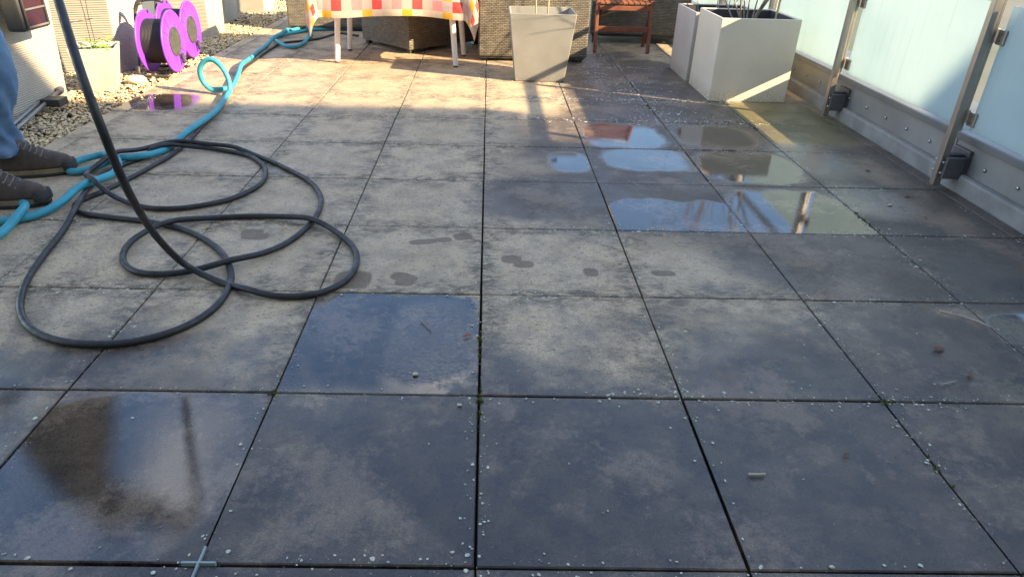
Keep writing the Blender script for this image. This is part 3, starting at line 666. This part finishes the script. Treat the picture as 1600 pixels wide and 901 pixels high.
# cloth: top sheet with hanging skirt that ripples
def cloth():
    nx, ny = 110, 84; A, B = TX+.37, TY+.37; vs = []; fs = []; uv = []
    for j in range(ny+1):
        for i in range(nx+1):
            u = -A+2*A*i/nx; v = -B+2*B*j/ny
            ox, oy = max(0, abs(u)-TX-.006), max(0, abs(v)-TY-.006); sx, sy = math.copysign(1, u), math.copysign(1, v)
            x, y = math.copysign(min(abs(u), TX+.006), u), math.copysign(min(abs(v), TY+.006), v)
            drop = math.hypot(ox, oy) if (ox > 0 and oy > 0) else ox+oy
            fl = min(drop, .34)
            rp_ = .016*fl/.34*math.sin(u*15+1.2*math.sin(v*7))+.014*fl/.34*math.sin(v*17+.5)
            if ox > 0 and oy > 0:                          # corner: folds out into a cone
                a = math.atan2(oy, ox); rr_ = .075*min(1, drop/.25)+.03*math.sin(3*a)*min(1, drop/.3)
                x += sx*(rr_*math.cos(a)); y += sy*(rr_*math.sin(a))
            elif oy > 0: y += sy*(.02*fl/.34+rp_)
            elif ox > 0: x += sx*(.02*fl/.34+rp_)
            z = TH+.004-drop*(.99) + .012*math.sin(u*6.5+1.0)*(1 if oy > 0 else 0)*fl/.34
            vs.append((x, y, z)); uv.append((u, v))
    for j in range(ny):
        for i in range(nx): a = j*(nx+1)+i; fs.append((a, a+1, a+nx+2, a+nx+1))
    me = bpy.data.meshes.new('tablecloth'); me.from_pydata(vs, [], fs); l = me.uv_layers.new(name='UVMap')
    for lp in me.loops: l.data[lp.index].uv = uv[lp.vertex_index]
    for f_ in me.polygons: f_.use_smooth = True
    me.materials.append(m_cloth); o = bpy.data.objects.new('tablecloth', me); COL.objects.link(o); o.location = (-.66, 4.66, 0); return o
tag(cloth(), 'red, yellow and white checked tablecloth draped over the garden table', 'tablecloth')

# ------------------------------------------------------------------ wooden folding chair
q = thing('folding_chair', 'reddish wooden folding chair standing before the wicker armchair', 'chair', (1.125, 5.1, 0))
for s, (fx, bx) in ((-1, (-.225, -.185)), (1, (.215, .235))):
    MB().bar((fx, 0, 0), (fx+.0, .06, .40), .026, .038).build('front_leg', m_teak, q, bevel=.003)
    MB().bar((fx, .06, .40), (fx, .40, .86), .026, .036).build('back_post', m_teak, q, bevel=.003)
    MB().bar((bx-.0*s, .33, 0), (bx, .10, .40), .024, .034).build('rear_leg', m_teak, q, bevel=.003)
MB().bar((-.212, .028, .185), (.202, .028, .185), .022, .042, (0, 0, 1)).build('rung', m_teak, q, bevel=.003)
MB().bar((-.172, .235, .16), (.222, .235, .16), .02, .03).build('rung', m_teak, q, bevel=.003)
MB().bar((-.212, .035, .345), (.202, .035, .345), .022, .036).build('seat_rail', m_teak, q, bevel=.003)
for k in range(9):
    x = -.19+k*.0465; MB().bar((x, .02, .382), (x, .40, .40), .038, .014, (0, 0, 1)).build('seat_slat', m_teak_sunlit, q, bevel=.002)
for k in range(5):
    z = .52+k*.075; yv = .06+(z-.40)*.34/.46; MB().bar((-.212, yv, z), (.202, yv, z), .014, .05).build('back_slat', m_teak, q, bevel=.002)

# ------------------------------------------------------------------ hoses
RB, RU, RG = .0105, .0152, .0092
def P2(lst): return [G(x, y) for x, y in lst]
grey_px = [(560, 58), (530, 54), (500, 62), (470, 66), (440, 70), (415, 84), (398, 97), (383, 108), (370, 124), (360, 140), (350, 158), (335, 180), (316, 200), (298, 220), (272, 243), (240, 262), (201, 283), (165, 301), (136, 313), (121, 321), (118, 329), (127, 336), (165, 342), (201, 346), (240, 351), (280, 360), (315, 374), (345, 396), (360, 423), (360, 448), (340, 481), (295, 512), (230, 534), (160, 542), (95, 537), (50, 518), (33, 486), (42, 445), (70, 402), (105, 358), (130, 320), (141, 297), (156, 279), (190, 262), (232, 246)]
ring_px = [(232, 246), (273, 238), (330, 237), (380, 244), (408, 258), (416, 275), (404, 294), (360, 315), (302, 327), (259, 330), (223, 327), (179, 314), (150, 301), (138, 287), (148, 274), (180, 262), (222, 246), (273, 236), (330, 236), (375, 240), (415, 252), (450, 268), (484, 287), (502, 313), (494, 342), (468, 370), (430, 394), (380, 413), (320, 427), (260, 433), (215, 429), (194, 413), (198, 392), (222, 373), (270, 356), (330, 346), (400, 342), (460, 347), (512, 361), (548, 385), (558, 411), (545, 438), (510, 459), (460, 468), (405, 464), (345, 445)]
blue_px = [(640, 40), (570, 47), (520, 48), (490, 49), (470, 52), (448, 56), (433, 61), (430, 67), (440, 74), (458, 77), (476, 70), (486, 58), (484, 50), (472, 47), (455, 52), (436, 63), (415, 76), (398, 89), (380, 106), (372, 128)]
blue2_px = [(352, 166), (335, 186), (308, 206), (282, 223), (258, 240), (230, 252), (205, 256), (180, 258), (155, 266), (130, 273), (111, 273), (108, 266), (122, 258), (143, 253), (165, 251), (182, 257), (188, 267), (180, 279), (160, 291), (128, 309), (98, 326), (62, 341), (30, 348), (-5, 352), (-35, 347), (-30, 331), (0, 323), (26, 321), (41, 328), (42, 341), (30, 355), (8, 371), (-25, 390), (-70, 412)]
base = spline(P2(grey_px), .012); ring = spline(P2(ring_px), .012)
# the standing loop of the blue hose
b1 = spline(P2(blue_px), .012)
e0, s2 = G(372, 128), G(352, 166)
def W(x, y, Y):                                        # photograph pixel on an upright plane across the terrace
    d = (x-770.35)/1073.7*r2 - (y-445.1)/1073.7*u2 + fw; return M.translation + d*((Y-M.translation.y)/d.y)
up_loop = [W(364, 143, 3.50), W(350, 148, 3.43), W(333, 142, 3.43), W(318, 129, 3.43), W(312, 111, 3.42), W(318, 97, 3.415), W(330, 93, 3.41), W(343, 101, 3.40), W(354, 117, 3.39), W(359, 134, 3.375), W(358, 150, 3.33)]
b2 = spline(P2(blue2_px), .012)
blue = b1[:-1] + spline([b1[-1]]+up_loop+[b2[0]], .012)[1:-1] + b2
lvl = []                                                # (x, y, top z, hose id, index)
def settle(path, r, hid, free=None):
    """lay a hose on the floor and over whatever is already lying there"""
    pts = [Vector(p) for p in path]; n = len(pts)
    arr = np.array([q[:3] for q in lvl]) if lvl else None
    z = np.full(n, r)
    for i, p in enumerate(pts):
        if arr is not None:
            d = np.hypot(arr[:, 0]-p.x, arr[:, 1]-p.y); k = d < r+.011
            if k.any(): z[i] = max(z[i], arr[k, 2].max()+r*.92)
        for j in range(0, i-14, 2):                      # its own earlier turns
            if (pts[j].x-p.x)**2+(pts[j].y-p.y)**2 < (1.85*r)**2: z[i] = max(z[i], z[j]+1.9*r)
    zz = z.copy()
    for _ in range(120):
        zs = zz.copy(); zs[1:-1] = (zz[:-2]+2*zz[1:-1]+zz[2:])/4; zz = np.maximum(zs, z)
    for _ in range(12):
        zs = zz.copy(); zs[1:-1] = (zz[:-2]+2*zz[1:-1]+zz[2:])/4; zz = zs
    for i, p in enumerate(pts):
        p.z = max(zz[i], p.z)
        if p.z < .09: lvl.append((p.x, p.y, p.z+r, hid, i))
    return pts
base = settle(base, RG, 0)
blue = settle(blue, RU, 1)
ring = settle(ring, RB, 2)
def D(x, y, depth):                                    # photograph pixel at a distance along the lens axis
    return M.translation + ((x-770.35)/1073.7*r2 - (y-445.1)/1073.7*u2 + fw)*depth
HAND = Vector((-1.20, 1.19, 1.22))
end = ring[-1]
hang = spline([ring[-12], ring[-1], D(289, 413, 2.135), D(245, 370, 1.98), D(213, 322, 1.80), D(186, 268, 1.67), D(160, 203, 1.58), D(135, 138, 1.55), D(112, 69, 1.57), D(91, 0, 1.62), D(62, -90, 1.68), HAND, HAND+Vector((-.08, .03, .06)), HAND+Vector((-.20, .08, .02))], .02)
pts = base+ring[1:-12]+hang
rad = [RG+(RB-RG)*min(1, max(0, (i-len(base)*.35)/(len(base)*.2))) for i in range(len(pts))]
q = thing('black_hose', 'long black rubber hose coiled on the slabs and rising to the hand', 'hose')
MB().tube(pts, rad, 12).build('tube', m_black, q, smooth=True)
MB().cyl(hang[-1], hang[-1]+Vector((-.06, .025, -.02)), .018, 12).build('coupling', m_bolt, q)
o = MB().tube(blue, RU, 12).build('turquoise_hose', m_blue, None, smooth=True); tag(o, 'turquoise garden hose snaking from under the table past the boots', 'hose')

# ------------------------------------------------------------------ person
person = thing('person', 'person in blue jeans, brown jacket and hiking boots holding up the hose', 'person', (-2.05, 1.8, 0))
PO = Vector((-2.05, 1.8, 0))
def skin(name, verts, edges, radii, m, sub=2, root=0):
    me = bpy.data.meshes.new(name); me.from_pydata([Vector(v)-PO for v in verts], edges, []); me.materials.append(m)
    o = bpy.data.objects.new(name, me); COL.objects.link(o); o.parent = person
    o.modifiers.new('skin', 'SKIN'); s = o.modifiers.new('sub', 'SUBSURF'); s.levels = sub; s.render_levels = sub
    for i, r in enumerate(radii):
        d = me.skin_vertices[0].data[i]; d.radius = (r, r) if not isinstance(r, tuple) else r; d.use_root = (i == root)
    o.modifiers['skin'].use_smooth_shade = True
    return o
AA, AB = Vector((-1.995, 1.935, 0)), Vector((-1.945, 1.605, 0))          # ankles
hip = Vector((-2.10, 1.77, .95)); sh = Vector((-1.92, 1.66, 1.38))
kA, kB = Vector((-1.935, 1.93, .49)), Vector((-1.955, 1.63, .49)); hA, hB = Vector((-2.02, 1.88, .88)), Vector((-2.08, 1.68, .88))
neck = Vector((-1.86, 1.63, 1.46)); head = Vector((-1.80, 1.60, 1.56)); crown = Vector((-1.79, 1.59, 1.66))
sR, sL = Vector((-1.86, 1.48, 1.37)), Vector((-1.93, 1.84, 1.37)); eR, eL = Vector((-1.53, 1.31, 1.25)), Vector((-1.90, 1.97, 1.10)); wR, wL = Vector((-1.285, 1.225, 1.225)), Vector((-1.72, 1.90, .96))
V = [hip, (hip+sh)/2, sh, neck, head, crown, sR, eR, wR, sL, eL, wL, hA, kA, AA+Vector((0, 0, .10)), hB, kB, AB+Vector((0, 0, .10))]
E_ = [(0,1),(1,2),(2,3),(3,4),(4,5),(2,6),(6,7),(7,8),(2,9),(9,10),(10,11),(0,12),(12,13),(13,14),(0,15),(15,16),(16,17)]
Rr = [.11,(.12,.10),(.11,.09),.055,.085,.07,.05,.04,.03,.05,.04,.03,.07,.045,.036,.07,.045,.036]
def hand(w0, d, side, curl):
    """palm and five fingers continuing the wrist"""
    i0 = len(V); d = d.normalized(); n = Vector(side).normalized(); c = d.cross(n).normalized()
    palm = w0+d*.055; V.append(palm); Rr.append((.030, .015)); E_.append((8 if w0 is wR else 11, i0))
    for k, (off, L) in enumerate(((-.027, .066), (-.009, .078), (.009, .074), (.026, .058))):
        a = palm+d*.035+n*off; b_ = a+d*L*.5+c*curl*.02; e_ = b_+d*L*.18+c*curl*.035; f_ = e_-d*L*.15*curl+c*curl*.022
        j = len(V); V.extend([a, b_, e_, f_]); Rr.extend([.010, .009, .0085, .007]); E_.extend([(i0, j), (j, j+1), (j+1, j+2), (j+2, j+3)])
    a = w0+d*.03-n*.034; b_ = a+d*.03-n*.012+c*.02*curl; e_ = b_+d*.028+n*.006+c*.018*curl
    j = len(V); V.extend([a, b_, e_]); Rr.extend([.012, .010, .008]); E_.extend([(i0, j), (j, j+1), (j+1, j+2)])
hand(wR, HAND-wR+Vector((0, 0, .01)), (0.2, .3, 1), 1.0); hand(wL, Vector((.7, -.1, -.7)), (.3, .9, 0), .6)
skin('body', V, E_, Rr, m_skin, 2)
# jeans, jacket
def tube_cloth(name, chains, m, n=20, wr=.012):
    """cloth tubes with fold ripples along the limb"""
    mb = MB()
    for ch in chains:
        pts = spline([c[0] for c in ch], .02); m_ = len(pts); cum = [0]
        key = [c[0] for c in ch]
        rings = []; x = None
        L = [0]
        for a, b_ in zip(key, key[1:]): L.append(L[-1]+(b_-a).length)
        acc = 0
        for i, p_ in enumerate(pts):
            if i: acc += (p_-pts[i-1]).length
            s_ = min(acc, L[-1]-1e-6)
            for k in range(len(L)-1):
                if L[k] <= s_ <= L[k+1]: f = (s_-L[k])/(L[k+1]-L[k]); rx = ch[k][1]*(1-f)+ch[k+1][1]*f; ry = ch[k][2]*(1-f)+ch[k+1][2]*f
            d = (pts[min(i+1, m_-1)]-pts[max(i-1, 0)]).normalized()
            y = Vector((0, 1, 0)); y = (y-d*y.dot(d)).normalized(); x = y.cross(d)
            ring_ = []
            for k in range(n):
                a = 2*math.pi*k/n; q_ = p_+x*rx*math.cos(a)+y*ry*math.sin(a)
                q_ += (x*math.cos(a)+y*math.sin(a))*(wr*(.35+.65*min(1, max(0, (.55-q_.z)/.4))) if name == 'jeans' else wr)*(noise.noise(Vector((q_.x*7, q_.y*7, q_.z*24+3*math.sin(a))))+.45*noise.noise(Vector((q_.x*20, q_.y*20, q_.z*48))))
                ring_.append(q_-PO)
            rings.append(ring_)
        mb.loft(rings)
    return mb.build(name, m, person, smooth=True)
Z = Vector
jeans = tube_cloth('jeans', [[(Z((-2.11, 1.77, 1.02)), .135, .175), (Z((-2.10, 1.77, .92)), .135, .18), (Z((-2.095, 1.77, .80)), .12, .16)],
    [(hA+Z((0, 0, .02)), .10, .095), (kA, .078, .076), (AA+Z((-.005, 0, .24)), .073, .07), (AA+Z((-.002, 0, .10)), .078, .072)],
    [(hB+Z((0, 0, .02)), .10, .095), (kB, .078, .076), (AB+Z((-.012, 0, .24)), .073, .07), (AB+Z((-.02, 0, .10)), .078, .072)]], m_jeans, 40, .024)
jacket = tube_cloth('jacket', [[(Z((-2.10, 1.77, .93)), .145, .19), (Z((-2.05, 1.74, 1.10)), .14, .185), (Z((-1.95, 1.68, 1.32)), .125, .20), (Z((-1.90, 1.65, 1.42)), .09, .13), (Z((-1.87, 1.635, 1.465)), .065, .07)],
    [(sR+Z((-.04, .05, .0)), .075, .075), (eR, .062, .062), (wR-Z((.01, 0, 0)), .045, .045)], [(sL+Z((.01, -.05, 0)), .075, .075), (eL, .062, .062), (wL-Z((.01, 0, -.01)), .045, .045)]], m_jacket, 22, .018)
# head details
bm = bmesh.new(); bmesh.ops.create_uvsphere(bm, u_segments=20, v_segments=14, radius=1)
for v in bm.verts: v.co = Vector((v.co.x*.098, v.co.y*.086, v.co.z*.10))+Vector((-.012, 0, .02)); 
bmesh.ops.delete(bm, geom=[v for v in bm.verts if v.co.x > .045 and v.co.z < .075 or v.co.z < -.045], context='VERTS')
me = bpy.data.meshes.new('hair'); bm.to_mesh(me); bm.free(); me.materials.append(m_hair)
for f_ in me.polygons: f_.use_smooth = True
o = bpy.data.objects.new('hair', me); COL.objects.link(o); o.parent = person; o.location = head+Vector((.0, 0, .04))-PO
fx = head-PO+Vector((.08, -.01, .015))
MB().tube([fx+Z((-.005, 0, .03)), fx+Z((.018, -.003, .0)), fx+Z((.0, -.003, -.012))], [.008, .013, .008], 10).build('nose', m_skin, person, smooth=True)
for s in (-1, 1):
    bm_ = MB().tube([fx+Z((-.012, s*.032, .032)), fx+Z((.0, s*.032, .032))], [.011, .006], 10).build('eye', simple('eye_white', (.5, .48, .45), None, .3, bump=0), person, smooth=True)
    MB().tube([head-PO+Z((-.01, s*.078, .03)), head-PO+Z((-.018, s*.094, .012)), head-PO+Z((-.01, s*.08, -.015))], [.012, .016, .008], 8).build('ear', m_skin, person, smooth=True)
MB().tube([fx+Z((-.012, -.022, -.035)), fx+Z((.0, 0, -.037)), fx+Z((-.012, .022, -.035))], .005, 8).build('mouth', simple('lips', (.35, .12, .10), None, .5), person, smooth=True)
# boots
def boot(toe, ang):
    Lb = .315; q = bpy.data.objects.new('boot', None)
    def outline(s0, s1, hw, n=28, z=0.0, pinch=.80):
        r_ = []
        for k in range(n):
            a = 2*math.pi*k/n; c, s_ = math.cos(a), math.sin(a); e = .78
            x = (s0+s1)/2+(s1-s0)/2*math.copysign(abs(c)**e, c)
            f = (x-s0)/max(1e-6, s1-s0); wloc = hw*(.82+.28*math.sin(min(1, f*1.05)*math.pi*.75)) if s1 > .2 else hw
            r_.append((x-Lb, wloc*math.copysign(abs(s_)**e, s_), z))
        return r_
    up_ = [(.004, .310, .046, .030), (.002, .311, .047, .045), (.002, .306, .046, .062), (.003, .288, .043, .078), (.005, .245, .041, .092), (.007, .205, .040, .106), (.008, .170, .039, .122), (.006, .148, .040, .140), (.004, .138, .043, .158), (.012, .130, .037, .160), (.02, .12, .03, .14)]
    body = MB().loft([outline(a, b_, c, z=z) for a, b_, c, z in up_]).build('boot', m_leather, person, smooth=True)
    MB().loft([outline(-.004, .316, .050, z=z) for z in (.016, .022)]+[outline(-.002, .315, .0505, z=.034)]).build('midsole', m_mid, body, smooth=False)
    mb = MB().loft([outline(.0, .305, .047, z=0.0), outline(-.003, .315, .0495, z=.006), outline(-.003, .3165, .0498, z=.0158)])
    mb.loft([outline(.255, .319, .043, z=z_) for z_ in (.022, .04)]+[outline(.262, .316, .038, z=.056)]); mb.build('sole', m_sole, body)
    lm = MB()
    for k in range(6):
        xx = .225-.018*k-Lb; zz = .094+.0112*k
        lm.tube([(xx, -.034, zz-.012), (xx+.004, 0, zz+.006), (xx, .034, zz-.012)], .0028, 6)
        for s in (-1, 1): lm.cyl((xx-.003, s*.036, zz-.014), (xx-.003, s*.0415, zz-.014), .0045, 8)
    lm.build('laces', simple('lace_grey', (.22, .19, .165), None, .8), body)
    body.location = Vector(toe)-PO; body.rotation_euler = (0, 0, ang)
    return body
boot((-1.765, 2.018, .0), R(17)); boot((-1.675, 1.655, .0), R(8))

# ------------------------------------------------------------------ little things on the floor
q = thing('tile_spacer', 'pale blue plastic cross spacer in the nearest slab joint', 'spacer', (-.4985, 0, -.004), R(.3))
MB().box(-.031, .031, -.0019, .0019, 0, .0095).build('arm', m_spacer, q); MB().box(-.0019, .0019, -.036, .036, 0, .0092).build('arm', m_spacer, q)
def dead_leaf(px, py, L, m, label, rz=0):
    p = G(px, py); mb = MB(); vs = []; n = 7
    for i in range(n):
        f = i/(n-1); w_ = L*.28*math.sin(math.pi*min(1, f*.93+.06))
        vs += [(L*(f-.5), -w_, .004+.3*w_*random.uniform(.4, 1)), (L*(f-.5), 0, .0025), (L*(f-.5), w_, .004+.3*w_*random.uniform(.2, .9))]
    fs = [(3*i+k, 3*i+k+1, 3*i+k+4, 3*i+k+3) for i in range(n-1) for k in range(2)]
    o = mb.add(vs, fs).build('dead_leaf', m, None); o.modifiers.new('thick', 'SOLIDIFY').thickness = .0008
    o.location = p; o.rotation_euler = (random.gauss(0, .1), random.gauss(0, .1), rz); tag(o, label, 'leaf')
dead_leaf(730, 526, .022, m_red, 'curled red leaf on the wet slab left of the centre joint', .5)
dead_leaf(1467, 546, .034, m_dry, 'dark brown leaf beside the pale puddle at right', .1)
dead_leaf(1516, 588, .022, m_dry, 'small brown leaf below the pale puddle at right', 1.2)
dead_leaf(1418, 308, .03, m_dry, 'brown leaf near the railing below the near post', .4)
dead_leaf(1446, 341, .018, m_red, 'tiny reddish leaf on the slab near the railing', 1.5)
dead_leaf(1356, 268, .028, m_dry, 'brown leaf on the damp slab left of the near post', .2)
dead_leaf(1322, 712, .016, m_dry, 'small dry leaf on the dark slab at lower right', .2)
def twig(pxs, r, m, label):
    o = MB().tube(spline([G(x, y, .004) for x, y in pxs], .02), r, 6).build('twig', m, None, smooth=True); tag(o, label, 'twig')
twig([(657, 499), (666, 507), (674, 515)], .0014, m_bark, 'short dark twig on the wet blue slab')
twig([(1468, 485), (1500, 493), (1530, 502), (1548, 511)], .0022, m_straw, 'long pale straw beside the puddle at right')
twig([(1170, 740), (1183, 741), (1196, 740)], .0028, m_straw, 'stubby pale stick on the dark slab at lower right')
twig([(1472, 600), (1485, 597), (1496, 595)], .0014, m_straw, 'thin pale straw below the puddle at right')
def pebble(px, py, r, label):
    bm = bmesh.new(); bmesh.ops.create_icosphere(bm, subdivisions=2, radius=1)
    for v in bm.verts: v.co *= 1+.25*noise.noise(v.co*1.7+Vector((px, py, 0))); v.co = Vector((v.co.x*r*1.3, v.co.y*r, v.co.z*r*.6))
    me = bpy.data.meshes.new('pebble'); bm.to_mesh(me); bm.free(); me.materials.append(m_stone)
    for f_ in me.polygons: f_.use_smooth = True
    o = bpy.data.objects.new('pebble', me); COL.objects.link(o); o.location = G(px, py, r*.5); tag(o, label, 'pebble')
pebble(649, 584, .006, 'small pebble in the shallow puddle left of the centre joint'); pebble(718, 632, .005, 'small pebble just below the row joint near the centre')
pebble(1391, 320, .007, 'small pale pebble on the damp slab near the railing'); pebble(1300, 885, .004, 'tiny pebble at the lower right slab edge')
